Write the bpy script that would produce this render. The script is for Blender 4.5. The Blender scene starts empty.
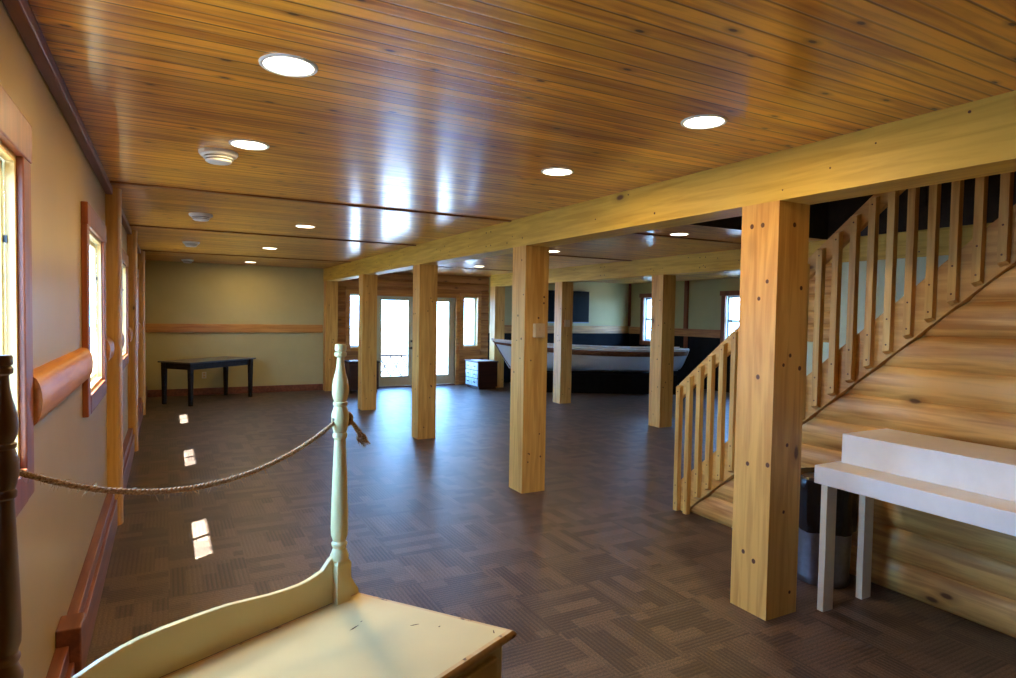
import bpy, math, random
from mathutils import Vector, Matrix
random.seed(7)
S = bpy.context.scene
COL = S.collection
PI = math.pi

# ---------------------------------------------------------------- camera
YAW, PIT, ROL, FPX = 0.4954, -0.0382, 0.0171, 630.37
fw = Vector((math.sin(YAW)*math.cos(PIT), math.cos(YAW)*math.cos(PIT), math.sin(PIT)))
rt = Vector((math.cos(YAW), -math.sin(YAW), 0)); up = rt.cross(fw)
r2 = math.cos(ROL)*rt + math.sin(ROL)*up; u2 = -math.sin(ROL)*rt + math.cos(ROL)*up
cd = bpy.data.cameras.new('camera'); cam = bpy.data.objects.new('camera', cd); COL.objects.link(cam)
cam.matrix_world = Matrix(((r2.x, u2.x, -fw.x, 0), (r2.y, u2.y, -fw.y, 0), (r2.z, u2.z, -fw.z, 1.6), (0, 0, 0, 1)))
cd.sensor_fit = 'HORIZONTAL'; cd.sensor_width = 36; cd.lens = FPX/1016*36; cd.clip_start = 0.05; cd.clip_end = 500
S.camera = cam

# ---------------------------------------------------------------- world, sun, exposure
S.view_settings.view_transform = 'Standard'; S.view_settings.look = 'None'
S.view_settings.exposure = 0.35; S.view_settings.gamma = 1.0; S.view_settings.use_curve_mapping = False
W = bpy.data.worlds.new('sky'); S.world = W; W.use_nodes = True
nt = W.node_tree; nt.nodes.clear()
wo = nt.nodes.new('ShaderNodeOutputWorld'); bg = nt.nodes.new('ShaderNodeBackground')
tc = nt.nodes.new('ShaderNodeTexCoord'); sx = nt.nodes.new('ShaderNodeSeparateXYZ')
cr = nt.nodes.new('ShaderNodeValToRGB')
nt.links.new(tc.outputs['Generated'], sx.inputs[0]); nt.links.new(sx.outputs['Z'], cr.inputs[0])
cr.color_ramp.elements[0].position = 0.0; cr.color_ramp.elements[0].color = (0.27, 0.56, 1.0, 1)
cr.color_ramp.elements[1].position = 0.5; cr.color_ramp.elements[1].color = (0.16, 0.38, 0.85, 1)
nt.links.new(cr.outputs[0], bg.inputs[0]); bg.inputs[1].default_value = 30.0
nt.links.new(bg.outputs[0], wo.inputs[0])
sl = bpy.data.lights.new('sun', 'SUN'); so = bpy.data.objects.new('sun', sl); COL.objects.link(so)
sl.energy = 75; sl.angle = 0.009; sl.color = (0.88, 0.95, 1.0)
so.rotation_euler = Vector((0.455, 0.31, -1.0)).to_track_quat('-Z', 'Y').to_euler()
so.location = (-8, -6, 14)
LAMP_W = 9.0
LAMP_COL = (1.0, 0.70, 0.30)

# ---------------------------------------------------------------- mesh helpers
class MB:
    def __init__(s): s.v = []; s.f = []; s.m = []
    def add(s, vs, fs, mi=0):
        o = len(s.v); s.v += [tuple(v) for v in vs]
        for f in fs: s.f.append(tuple(i+o for i in f)); s.m.append(mi)
    def box(s, x0, x1, y0, y1, z0, z1, mi=0):
        s.add([(x0,y0,z0),(x1,y0,z0),(x1,y1,z0),(x0,y1,z0),(x0,y0,z1),(x1,y0,z1),(x1,y1,z1),(x0,y1,z1)],
              [(0,3,2,1),(4,5,6,7),(0,1,5,4),(1,2,6,5),(2,3,7,6),(3,0,4,7)], mi)
    def obox(s, c, ax, ay, az, mi=0):
        c, ax, ay, az = map(Vector, (c, ax, ay, az)); vs = []
        for k in (-1, 1):
            for i, j in ((-1,-1),(1,-1),(1,1),(-1,1)): vs.append(c + ax*i + ay*j + az*k)
        s.add(vs, [(0,3,2,1),(4,5,6,7),(0,1,5,4),(1,2,6,5),(2,3,7,6),(3,0,4,7)], mi)
    def prism(s, bottom, top, mi=0):                     # two matching loops of 3D points
        n = len(bottom)
        s.add(list(bottom)+list(top), [tuple(reversed(range(n))), tuple(range(n, 2*n))] +
              [(i, (i+1) % n, n+(i+1) % n, n+i) for i in range(n)], mi)
    def poly(s, pts, z0, z1, mi=0): s.prism([(x, y, z0) for x, y in pts], [(x, y, z1) for x, y in pts], mi)
    def lathe(s, prof, c=(0,0,0), n=24, mi=0, caps=True):
        vs = []; fs = []
        for r, z in prof:
            for k in range(n):
                a = 2*PI*k/n; vs.append((c[0]+r*math.cos(a), c[1]+r*math.sin(a), c[2]+z))
        for i in range(len(prof)-1):
            for k in range(n):
                fs.append((i*n+k, i*n+(k+1) % n, (i+1)*n+(k+1) % n, (i+1)*n+k))
        if caps:
            fs.append(tuple(reversed(range(n)))); b = (len(prof)-1)*n; fs.append(tuple(range(b, b+n)))
        s.add(vs, fs, mi)
    def tube(s, path, r, n=8, mi=0):
        path = [Vector(p) for p in path]; vs = []; fs = []
        for i, p in enumerate(path):
            t = (path[min(i+1, len(path)-1)] - path[max(i-1, 0)]).normalized()
            a = t.cross(Vector((0, 0, 1)));
            if a.length < 1e-3: a = t.cross(Vector((1, 0, 0)))
            a.normalize(); b = t.cross(a)
            rr = r[i] if isinstance(r, (list, tuple)) else r
            for k in range(n):
                q = 2*PI*k/n; vs.append(p + a*math.cos(q)*rr + b*math.sin(q)*rr)
        for i in range(len(path)-1):
            for k in range(n): fs.append((i*n+k, i*n+(k+1) % n, (i+1)*n+(k+1) % n, (i+1)*n+k))
        fs.append(tuple(reversed(range(n)))); b = (len(path)-1)*n; fs.append(tuple(range(b, b+n)))
        s.add(vs, fs, mi)
    def disc(s, c, nrm, r, th=0.0012, n=10, mi=0, squash=1.0):  # thin raised plug on a face
        c = Vector(c); nrm = Vector(nrm).normalized(); up_ = Vector((0, 0, 1))
        if abs(nrm.z) > .9: up_ = Vector((0, 1, 0))
        a = nrm.cross(up_).normalized(); b = a.cross(nrm)
        lo = [c + a*math.cos(2*PI*k/n)*r + b*math.sin(2*PI*k/n)*r*squash for k in range(n)]
        s.prism(lo, [p + nrm*th for p in lo], mi)

def build(name, mb, mats, parent=None, bevel=0, smooth=False, seg=2):
    if not isinstance(mats, (list, tuple)): mats = [mats]
    off = parent.matrix_world.translation if parent else Vector((0, 0, 0))
    base = Vector(LOC[parent.name]) if parent and parent.name in LOC else off
    me = bpy.data.meshes.new(name)
    me.from_pydata([(v[0]-base.x, v[1]-base.y, v[2]-base.z) for v in mb.v], [], mb.f)
    for m in mats: me.materials.append(m)
    for i, p in enumerate(me.polygons): p.material_index = mb.m[i]; p.use_smooth = smooth
    import bmesh
    b = bmesh.new(); b.from_mesh(me); bmesh.ops.recalc_face_normals(b, faces=b.faces); b.to_mesh(me); b.free()
    o = bpy.data.objects.new(name, me); COL.objects.link(o)
    if parent: o.parent = parent
    LOC[o.name] = tuple(base)
    if bevel:
        md = o.modifiers.new('bevel', 'BEVEL'); md.width = bevel; md.segments = seg; md.limit_method = 'ANGLE'; md.angle_limit = math.radians(50)
        md.harden_normals = False
    if smooth:
        md = o.modifiers.new('edge', 'EDGE_SPLIT'); md.split_angle = math.radians(40)
    return o
LOC = {}
def thing(name, label, cat, loc=(0,0,0), group=None, kind=None):
    o = bpy.data.objects.new(name, None); COL.objects.link(o); o.location = loc; o.empty_display_size = .1
    LOC[o.name] = tuple(loc)
    if label: o['label'] = label
    if cat: o['category'] = cat
    if group: o['group'] = group
    if kind: o['kind'] = kind
    return o
def tag(o, label=None, cat=None, group=None, kind=None):
    if label: o['label'] = label
    if cat: o['category'] = cat
    if group: o['group'] = group
    if kind: o['kind'] = kind
    return o

# ---------------------------------------------------------------- materials
def newmat(name):
    m = bpy.data.materials.new(name); m.use_nodes = True; t = m.node_tree
    return m, t, t.nodes['Principled BSDF']
def N(t, typ, **kw):
    n = t.nodes.new(typ)
    for k, v in kw.items():
        if hasattr(n, k): setattr(n, k, v)
        else: n.inputs[k].default_value = v
    return n
def mathn(t, op, a, b=None, c=None):
    n = t.nodes.new('ShaderNodeMath'); n.operation = op
    for i, x in enumerate((a, b, c)):
        if x is None: continue
        if isinstance(x, (int, float)): n.inputs[i].default_value = x
        else: t.links.new(x, n.inputs[i])
    return n.outputs[0]
def mixc(t, f, a, b, mode='MIX'):
    n = t.nodes.new('ShaderNodeMix'); n.data_type = 'RGBA'; n.blend_type = mode
    for s_, x in ((n.inputs[0], f), (n.inputs[6], a), (n.inputs[7], b)):
        if isinstance(x, (int, float)): s_.default_value = x
        elif isinstance(x, (tuple, list)): s_.default_value = (*x[:3], 1)
        else: t.links.new(x, s_)
    return n.outputs[2]
def ramp(t, fac, stops):
    n = t.nodes.new('ShaderNodeValToRGB'); e = n.color_ramp.elements
    while len(e) < len(stops): e.new(0.5)
    for i, (p, c) in enumerate(stops):
        e[i].position = p; e[i].color = (*c[:3], 1) if isinstance(c, (tuple, list)) else (c, c, c, 1)
    t.links.new(fac, n.inputs[0]); return n.outputs[0]
def bump(t, bsdf, h, strength=.2, dist=.01):
    n = t.nodes.new('ShaderNodeBump'); n.inputs['Strength'].default_value = strength; n.inputs['Distance'].default_value = dist
    t.links.new(h, n.inputs['Height']); t.links.new(n.outputs[0], bsdf.inputs['Normal'])
def plain(name, c, rough=.5, metal=0, noise=.12, scale=12, spec=.5, coat=0):
    m, t, b = newmat(name)
    tcn = N(t, 'ShaderNodeTexCoord'); nz = N(t, 'ShaderNodeTexNoise'); nz.inputs['Scale'].default_value = scale; nz.inputs['Detail'].default_value = 5
    t.links.new(tcn.outputs['Object'], nz.inputs['Vector'])
    lo = tuple(x*(1-noise) for x in c); hi = tuple(min(1, x*(1+noise)) for x in c)
    t.links.new(ramp(t, nz.outputs['Fac'], [(.3, lo), (.7, hi)]), b.inputs['Base Color'])
    b.inputs['Roughness'].default_value = rough; b.inputs['Metallic'].default_value = metal
    b.inputs['Specular IOR Level'].default_value = spec; b.inputs['Coat Weight'].default_value = coat; b.inputs['Coat Roughness'].default_value = .15
    bump(t, b, nz.outputs['Fac'], .05, .005)
    return m
def wood(name, c1, c2, axis='Z', rough=.45, knots=.5, planks=None, coat=0, kscale=3.2, dark=(.12,.045,.012), grain=1.0, vary=.25, flat=None):
    """c1 dark grain, c2 light grain; axis = grain; planks = (axis across, pitch)"""
    m, t, b = newmat(name)
    tcn = N(t, 'ShaderNodeTexCoord'); oi = N(t, 'ShaderNodeObjectInfo')
    add = N(t, 'ShaderNodeVectorMath', operation='ADD')
    cmb = N(t, 'ShaderNodeCombineXYZ')
    for i in range(3): t.links.new(mathn(t, 'MULTIPLY', oi.outputs['Random'], 13.7*(i+1)), cmb.inputs[i])
    t.links.new(tcn.outputs['Object'], add.inputs[0])
    base = tcn.outputs['Object']
    if planks is None: t.links.new(cmb.outputs[0], add.inputs[1]); vec = add.outputs[0]
    else:
        sep = N(t, 'ShaderNodeSeparateXYZ'); t.links.new(base, sep.inputs[0])
        q = mathn(t, 'DIVIDE', sep.outputs[planks[0]], planks[1])
        fl = mathn(t, 'FLOOR', q); fr = mathn(t, 'FRACT', q)
        wn = N(t, 'ShaderNodeTexWhiteNoise', noise_dimensions='1D'); t.links.new(fl, wn.inputs['W'])
        c2n = N(t, 'ShaderNodeCombineXYZ')
        for i in range(3): t.links.new(mathn(t, 'MULTIPLY', wn.outputs['Value'], 9.1*(i+1)), c2n.inputs[i])
        t.links.new(c2n.outputs[0], add.inputs[1]); vec = add.outputs[0]
    mp = N(t, 'ShaderNodeMapping'); t.links.new(vec, mp.inputs['Vector'])
    sc = [1.0, 1.0, 1.0]; sc['XYZ'.index(axis)] = .07; mp.inputs['Scale'].default_value = sc
    nz = N(t, 'ShaderNodeTexNoise'); t.links.new(mp.outputs[0], nz.inputs['Vector'])
    nz.inputs['Scale'].default_value = 26*grain; nz.inputs['Detail'].default_value = 6; nz.inputs['Distortion'].default_value = .6
    nl = N(t, 'ShaderNodeTexNoise'); t.links.new(mp.outputs[0], nl.inputs['Vector']); nl.inputs['Scale'].default_value = 5; nl.inputs['Detail'].default_value = 2
    f = mathn(t, 'ADD', mathn(t, 'MULTIPLY', nz.outputs['Fac'], .65), mathn(t, 'MULTIPLY', nl.outputs['Fac'], .35))
    col = ramp(t, f, [(.38, c1), (.58, c2)])
    # knots
    mk = N(t, 'ShaderNodeMapping'); t.links.new(vec, mk.inputs['Vector'])
    sk = [1.0, 1.0, 1.0]; sk['XYZ'.index(axis)] = .45
    if flat: sk['XYZ'.index(flat)] = .08
    mk.inputs['Scale'].default_value = sk
    vo = N(t, 'ShaderNodeTexVoronoi'); vo.inputs['Scale'].default_value = kscale
    if flat:                                                # knots of a flat boarded face: cells laid in the face's own plane
        vo.voronoi_dimensions = '2D'; s2 = N(t, 'ShaderNodeSeparateXYZ'); c2 = N(t, 'ShaderNodeCombineXYZ'); t.links.new(mk.outputs[0], s2.inputs[0])
        for i_, k_ in enumerate([q_ for q_ in range(3) if 'XYZ'[q_] != flat]): t.links.new(s2.outputs[k_], c2.inputs[i_])
        t.links.new(c2.outputs[0], vo.inputs['Vector'])
    else: t.links.new(mk.outputs[0], vo.inputs['Vector'])
    kn = ramp(t, vo.outputs['Distance'], [(.03*knots*2, 1.0), (.055*knots*2, 0.0)])
    ring = ramp(t, vo.outputs['Distance'], [(.055*knots*2, .5), (.13*knots*2, 0.0)])
    if knots > 0:
        col = mixc(t, ring, col, tuple(x*.6 for x in c1))
        col = mixc(t, kn, col, dark)
    h = nz.outputs['Fac']
    if planks is not None:
        v = mathn(t, 'ADD', mathn(t, 'MULTIPLY', wn.outputs['Value'], vary*2), 1-vary)
        hv = N(t, 'ShaderNodeHueSaturation'); t.links.new(col, hv.inputs['Color']); t.links.new(v, hv.inputs['Value']); col = hv.outputs[0]
        edge = mathn(t, 'ABSOLUTE', mathn(t, 'SUBTRACT', fr, .5))           # 0.5 at the joint
        gr = ramp(t, edge, [(.455, 0.0), (.485, 1.0)])
        mid = ramp(t, edge, [(.015, 1.0), (.05, 0.0)])                      # bead down the board's middle
        g2 = mathn(t, 'MAXIMUM', gr, mathn(t, 'MULTIPLY', mid, .55 if len(planks) > 2 else 0.0))
        col = mixc(t, mathn(t, 'MULTIPLY', g2, .9), col, tuple(x*.35 for x in c1))
        h = mathn(t, 'SUBTRACT', mathn(t, 'MULTIPLY', nz.outputs['Fac'], .25), g2)
    t.links.new(col, b.inputs['Base Color'])
    b.inputs['Roughness'].default_value = rough; b.inputs['Coat Weight'].default_value = coat; b.inputs['Coat Roughness'].default_value = .16
    bump(t, b, h, .35 if planks else .12, .006 if planks else .004)
    return m

M = {}
M['post']   = wood('spruce post', (.55,.26,.045), (.76,.43,.10), 'Z', .5, .5, kscale=2.6)
M['beam']   = wood('spruce beam', (.58,.34,.035), (.76,.50,.07), 'Y', .5, .45, kscale=2.2)
M['plug']   = plain('dark knot', (.10,.03,.008), .6)
M['ceil']   = wood('varnished ceiling boards', (.52,.165,.010), (.95,.44,.042), 'X', .32, .42, flat='Z', planks=(1, .135, 'bead'), coat=.6, kscale=4.6, dark=(.08,.02,.004), vary=.16)
M['seam']   = wood('ceiling batten', (.16,.05,.01), (.26,.09,.02), 'X', .5, 0)
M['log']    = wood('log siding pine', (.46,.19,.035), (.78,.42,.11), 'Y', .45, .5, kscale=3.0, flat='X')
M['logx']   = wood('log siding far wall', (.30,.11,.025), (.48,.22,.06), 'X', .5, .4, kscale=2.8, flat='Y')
M['rail']   = wood('orange pine rail', (.42,.16,.03), (.62,.30,.07), 'X', .4, .5)
M['raily']  = wood('orange half log rail', (.40,.13,.03), (.60,.25,.06), 'Y', .4, .6)
M['casing'] = wood('red brown window casing', (.17,.038,.012), (.29,.075,.022), 'Z', .4, .3)
M['jamb']   = wood('pale window lining', (.66,.42,.12), (.80,.56,.20), 'Z', .45, .2)
M['bboard'] = wood('dark stained baseboard', (.13,.035,.018), (.24,.075,.035), 'Y', .35, .3)
M['stair']  = wood('pine stair timber', (.50,.26,.05), (.72,.44,.11), 'Z', .5, .3)
M['stairy'] = wood('pine stair board', (.50,.25,.05), (.70,.40,.10), 'Y', .5, .5)
M['wallpost'] = wood('half log wall post', (.50,.24,.05), (.68,.38,.10), 'Z', .42, .4)
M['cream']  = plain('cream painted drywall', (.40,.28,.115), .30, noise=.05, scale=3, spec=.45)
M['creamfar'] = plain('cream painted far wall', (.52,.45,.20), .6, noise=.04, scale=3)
M['white']  = plain('white panel', (.66,.72,.50), .6, noise=.03)
M['black']  = plain('black wainscot', (.008,.008,.010), .75, noise=.3, scale=5, spec=.12)
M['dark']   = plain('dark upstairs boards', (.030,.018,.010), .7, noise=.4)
M['doorp']  = plain('cream door paint', (.62,.58,.38), .4, noise=.03)
M['vinyl']  = plain('white vinyl sash', (.80,.84,.86), .35, noise=.02)
M['cloth']  = plain('black cloth', (.006,.006,.007), .9, noise=.3, spec=.08)
M['metal']  = plain('brushed steel', (.22,.22,.24), .3, metal=1, noise=.1, scale=30)
M['bag']    = plain('black plastic bag', (.006,.006,.008), .22, noise=.3, scale=20)
M['benchp'] = plain('white painted board', (.93,.90,.82), .45, noise=.03)
M['benchl'] = plain('white painted leg', (.80,.74,.56), .5, noise=.05)
M['plastic'] = plain('white plastic', (.80,.82,.80), .35, noise=.02)
M['plasticdark'] = plain('dark vent slot', (.05,.05,.05), .5)
M['almond'] = plain('almond plastic plate', (.62,.42,.20), .4, noise=.05)
M['boatw']  = plain('white hull paint', (.66,.72,.74), .25, noise=.04, scale=2, coat=.3)
M['boatb']  = wood('brown boat strake', (.11,.04,.015), (.20,.08,.03), 'X', .3, 0)
M['boatin'] = plain('boat inside', (.35,.33,.28), .5)
M['screen'] = plain('black television glass', (.004,.004,.005), .5, noise=.1, spec=.12)
M['silver'] = plain('grey television edge', (.35,.35,.37), .35, metal=.6)
M['tabled'] = wood('black stained table', (.010,.007,.005), (.028,.018,.012), 'X', .45, 0)
for k_ in ('tabled',): M[k_].node_tree.nodes['Principled BSDF'].inputs['Specular IOR Level'].default_value = .12
M['tabletop'] = plain('dark polished table top', (.035,.032,.032), .30, noise=.3, scale=6, coat=.5)
M['chest']  = wood('dark chest wood', (.020,.006,.005), (.045,.014,.010), 'X', .4, 0)
M['chestglare'] = plain('pale blue door glare', (.48,.58,.68), .35, noise=.35, scale=14)  # glare of the door light on dark drawer fronts, put into the colour
M['paper']  = plain('white paper', (.72,.70,.64), .7, noise=.05)
M['wash']   = plain('cream washstand paint', (.74,.58,.25), .33, noise=.06, scale=4, coat=.15)
M['backlitpost'] = wood('backlit brown turned post', (.10,.045,.018), (.17,.085,.035), 'Z', .45, 0)  # shade of the backlit left post, painted in as brown
M['iron']   = plain('black iron', (.012,.012,.012), .4)
M['deck']   = plain('outdoor gravel', (.20,.19,.17), .9, noise=.2)
M['eave']   = plain('outside white soffit', (.6,.6,.58), .8)
M['lattice'] = plain('brown outdoor timber', (.012,.007,.005), .8, spec=.1)

# worn edge paint
m, t, b = newmat('worn cream edge'); tcn = N(t, 'ShaderNodeTexCoord'); nz = N(t, 'ShaderNodeTexNoise'); nz.inputs['Scale'].default_value = 26; nz.inputs['Detail'].default_value = 6
t.links.new(tcn.outputs['Object'], nz.inputs['Vector'])
t.links.new(ramp(t, nz.outputs['Fac'], [(.34, (.10,.035,.01)), (.40, (.62,.36,.13)), (.6, (.68,.46,.20))]), b.inputs['Base Color']); b.inputs['Roughness'].default_value = .4; M['worn'] = m
# rope
m, t, b = newmat('hemp rope'); tcn = N(t, 'ShaderNodeTexCoord'); nz = N(t, 'ShaderNodeTexNoise'); nz.inputs['Scale'].default_value = 260
t.links.new(tcn.outputs['Object'], nz.inputs['Vector'])
t.links.new(ramp(t, nz.outputs['Fac'], [(.35, (.26,.13,.045)), (.65, (.62,.40,.19))]), b.inputs['Base Color']); b.inputs['Roughness'].default_value = .9; M['rope'] = m
# glass
m, t, b = newmat('window glass'); b.inputs['Base Color'].default_value = (.95,.98,1,1); b.inputs['Roughness'].default_value = 0.0
b.inputs['Transmission Weight'].default_value = 1.0; b.inputs['IOR'].default_value = 1.01
b.inputs['Specular IOR Level'].default_value = .5; M['glass'] = m
# thin pane: mostly clear with a weak reflection
t.nodes.clear(); o_ = N(t, 'ShaderNodeOutputMaterial'); tr = N(t, 'ShaderNodeBsdfTransparent'); gl = N(t, 'ShaderNodeBsdfGlossy'); mx = N(t, 'ShaderNodeMixShader')
tr.inputs[0].default_value = (.97,.99,1,1); gl.inputs['Roughness'].default_value = .02; mx.inputs[0].default_value = .05
t.links.new(tr.outputs[0], mx.inputs[1]); t.links.new(gl.outputs[0], mx.inputs[2]); t.links.new(mx.outputs[0], o_.inputs[0])
# lamp lens
m, t, b = newmat('lit lamp lens'); b.inputs['Base Color'].default_value = (1,.95,.85,1)
b.inputs['Emission Color'].default_value = (1.0,.86,.62,1); b.inputs['Emission Strength'].default_value = 9; M['lens'] = m
# carpet tiles
m, t, b = newmat('carpet tiles')
tcn = N(t, 'ShaderNodeTexCoord'); P = tcn.outputs['Object']
def brick(rot, sx_, seed):
    mp = N(t, 'ShaderNodeMapping'); mp.inputs['Rotation'].default_value = (0, 0, rot); mp.inputs['Location'].default_value = (seed, seed*.7, 0)
    t.links.new(P, mp.inputs['Vector']); br = N(t, 'ShaderNodeTexBrick'); t.links.new(mp.outputs[0], br.inputs['Vector'])
    br.inputs['Scale'].default_value = 1; br.inputs['Brick Width'].default_value = sx_; br.inputs['Row Height'].default_value = .085
    br.inputs['Mortar Size'].default_value = 0.0; br.inputs['Color1'].default_value = (0, 0, 0, 1); br.inputs['Color2'].default_value = (1, 1, 1, 1); br.inputs['Bias'].default_value = -.1
    sp = N(t, 'ShaderNodeSeparateXYZ'); t.links.new(mp.outputs[0], sp.inputs[0])
    st = mathn(t, 'PINGPONG', mathn(t, 'MULTIPLY', sp.outputs[1], 1.0), .0125)   # fine ribs along the brick
    rib = mathn(t, 'MULTIPLY', st, 80)
    return br.outputs['Color'], rib
ca, ra = brick(0, .27, .03); cb, rb = brick(PI/2, .27, .11)
ck = N(t, 'ShaderNodeTexChecker'); ck.inputs['Scale'].default_value = 2.3; t.links.new(P, ck.inputs['Vector'])
f_ = ck.outputs['Fac']
val = mixc(t, f_, ca, cb); rib = mixc(t, f_, ra, rb)
nz = N(t, 'ShaderNodeTexNoise'); nz.inputs['Scale'].default_value = 120; t.links.new(P, nz.inputs['Vector'])
nb = N(t, 'ShaderNodeTexNoise'); nb.inputs['Scale'].default_value = 1.2; t.links.new(P, nb.inputs['Vector'])
c_ = mixc(t, val, (.056,.034,.023), (.132,.084,.054))
ribm = ramp(t, rib, [(.15, .45), (.6, 1.15)])
# strong ribs only on some of the bricks
sel = ramp(t, val, [(.25, 1.0), (.55, .35)])
c_ = mixc(t, mathn(t, 'MULTIPLY', sel, .85), c_, mixc(t, 1.0, c_, ribm, 'MULTIPLY'))
c_ = mixc(t, 1.0, c_, ramp(t, nz.outputs['Fac'], [(.32, .5), (.68, 1.5)]), 'MULTIPLY')
t.links.new(c_, b.inputs['Base Color']); b.inputs['Roughness'].default_value = .44; b.inputs['Specular IOR Level'].default_value = .65
hh = mathn(t, 'ADD', mathn(t, 'MULTIPLY', nz.outputs['Fac'], .6), mathn(t, 'MULTIPLY', rib, .4))
bump(t, b, hh, .35, .004); M['carpet'] = m

# ---------------------------------------------------------------- dimensions
XL, XR, YF, YB, ZC = -0.39, 10.7, 13.1, -2.6, 2.47
B1, B2, PW, ZB = 2.788, 6.279, 0.2406, 2.2166
def struct(name, mb, mats, parent=None, **k):
    o = build(name, mb, mats, parent, **k)
    if parent is None: o['kind'] = 'structure'
    return o
def cells(mb, ax, lo, hi, a0, a1, z0, z1, holes, mi=0):
    """wall slab normal to axis ax ('x','y' or 'z'), spanning a0..a1 by z0..z1, minus holes (a0,a1,z0,z1)"""
    A = sorted({a0, a1, *[h[0] for h in holes], *[h[1] for h in holes]}); Z = sorted({z0, z1, *[h[2] for h in holes], *[h[3] for h in holes]})
    for i in range(len(A)-1):
        for j in range(len(Z)-1):
            ca, cz = (A[i]+A[i+1])/2, (Z[j]+Z[j+1])/2
            if any(h[0] < ca < h[1] and h[2] < cz < h[3] for h in holes): continue
            if ax == 'x': mb.box(lo, hi, A[i], A[i+1], Z[j], Z[j+1], mi)
            elif ax == 'y': mb.box(A[i], A[i+1], lo, hi, Z[j], Z[j+1], mi)
            else: mb.box(A[i], A[i+1], Z[j], Z[j+1], lo, hi, mi)

# floor, ceiling
mb = MB(); mb.box(XL-.2, XR+.2, YB-.2, YF+.2, -.12, 0); struct('floor', mb, M['carpet'])
HX0, HX1, HY0, HY1 = 3.80, 6.279, -1.2, 4.40
mb = MB(); cells(mb, 'z', ZC, ZC+.22, XL-.2, XR+.2, YB-.2, YF+.2, [(HX0, HX1, HY0, HY1)]); ceiling = struct('ceiling', mb, M['ceil'])
for i, y in enumerate((5.15, 7.68, 10.9)):
    mb = MB(); mb.box(XL, B1, y-.022, y+.022, ZC-.012, ZC+.001); mb.box(B1+PW, B2, y-.022, y+.022, ZC-.012, ZC+.001)
    build('batten', mb, M['seam'], ceiling, bevel=.003)
# dark upstairs around the stair opening
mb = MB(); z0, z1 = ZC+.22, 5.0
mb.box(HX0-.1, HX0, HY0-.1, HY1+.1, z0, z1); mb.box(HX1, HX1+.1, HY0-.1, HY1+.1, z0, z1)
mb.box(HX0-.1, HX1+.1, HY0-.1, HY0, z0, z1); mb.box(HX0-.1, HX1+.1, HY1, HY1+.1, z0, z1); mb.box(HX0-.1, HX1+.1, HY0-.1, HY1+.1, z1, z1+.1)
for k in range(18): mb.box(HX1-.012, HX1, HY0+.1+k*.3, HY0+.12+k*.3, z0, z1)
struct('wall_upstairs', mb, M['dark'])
mb = MB(); mb.box(HX0, HX1, HY1-.012, HY1, ZC, ZC+.22); mb.box(HX1-.012, HX1, HY0, HY1-.012, ZC, ZC+.22); mb.box(HX0, HX0+.012, HY0, HY1-.012, ZC, ZC+.22)
struct('trim_9', mb, M['dark'])

# ---- left wall
LW = [1.83, 4.45, 7.18, 9.9]                       # window centres
OH = .44; WZ0, WZ1 = 1.13, 2.03
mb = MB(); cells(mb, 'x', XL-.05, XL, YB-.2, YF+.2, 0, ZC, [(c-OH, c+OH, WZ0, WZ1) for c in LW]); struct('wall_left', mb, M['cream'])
def window_left(n, c):
    r = thing('window_%d' % n, None, None, (XL, c, WZ0), kind='structure')
    m1 = MB(); w = .11; X1 = XL+.028
    m1.box(XL, X1, c-OH-w, c-OH, WZ0-.10, WZ1+.001); m1.box(XL, X1, c+OH, c+OH+w, WZ0-.10, WZ1+.001)
    m1.box(XL, X1+.004, c-OH-w, c+OH+w, WZ1, WZ1+.115)
    m1.box(XL, X1+.002, c-OH, c+OH, WZ0-.10, WZ0)
    build('casing', m1, M['casing'], r, bevel=.004)
    m2 = MB(); xi = XL-.012
    m2.box(xi, XL+.01, c-OH, c-OH+.02, WZ0, WZ1); m2.box(xi, XL+.01, c+OH-.02, c+OH, WZ0, WZ1)
    m2.box(xi, XL+.01, c-OH+.02, c+OH-.02, WZ1-.02, WZ1); m2.box(xi, XL+.01, c-OH+.02, c+OH-.02, WZ0, WZ0+.02)
    build('lining', m2, M['jamb'], r)
    m3 = MB(); a, b_ = c-OH+.02, c+OH-.02; za, zb = WZ0+.02, WZ1-.02; x0, x1 = XL-.036, XL-.017
    m3.box(x0, x1, a, a+.022, za, zb); m3.box(x0, x1, b_-.022, b_, za, zb); m3.box(x0, x1, a, b_, za, za+.03); m3.box(x0, x1, a, b_, zb-.03, zb)
    m3.box(x0-.006, XL-.020, c-.02, c+.02, za, zb)
    build('sash', m3, M['jamb'], r, bevel=.003)
    m4 = MB(); m4.box(XL-.016, XL-.013, a+.002, b_-.002, za+.002, zb-.002); build('pane', m4, M['glass'], r)
    m5 = MB(); m5.box(XL-.020, XL-.008, c+OH-.026, c+OH-.02, 1.78, 1.80)
    build('latch', m5, M['iron'], r)
for i, c in enumerate(LW): window_left(i+1, c)
# half log rail pieces between the windows
def halfrail(y0, y1, n):
    m1 = MB(); prof = []
    for k in range(11):
        a = -PI/2 + PI*k/10; prof.append((XL + .05*math.cos(a)**.7 if 0 < k < 10 else XL, 1.31+.085*math.sin(a)))
    m1.prism([(x, y0, z) for x, z in prof], [(x, y1, z) for x, z in prof])
    o = struct('trim_%d' % n, m1, M['raily'], smooth=True)
halfrail(LW[0]+.555, LW[1]-.555, 1); halfrail(LW[1]+.555, 5.37, 2); halfrail(5.54, LW[2]-.555, 3); halfrail(LW[2]+.555, 8.12, 4)
halfrail(YB+.01, LW[0]-.555, 5); halfrail(8.3, LW[3]-.555, 6); halfrail(LW[3]+.555, 10.85, 7)
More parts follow.
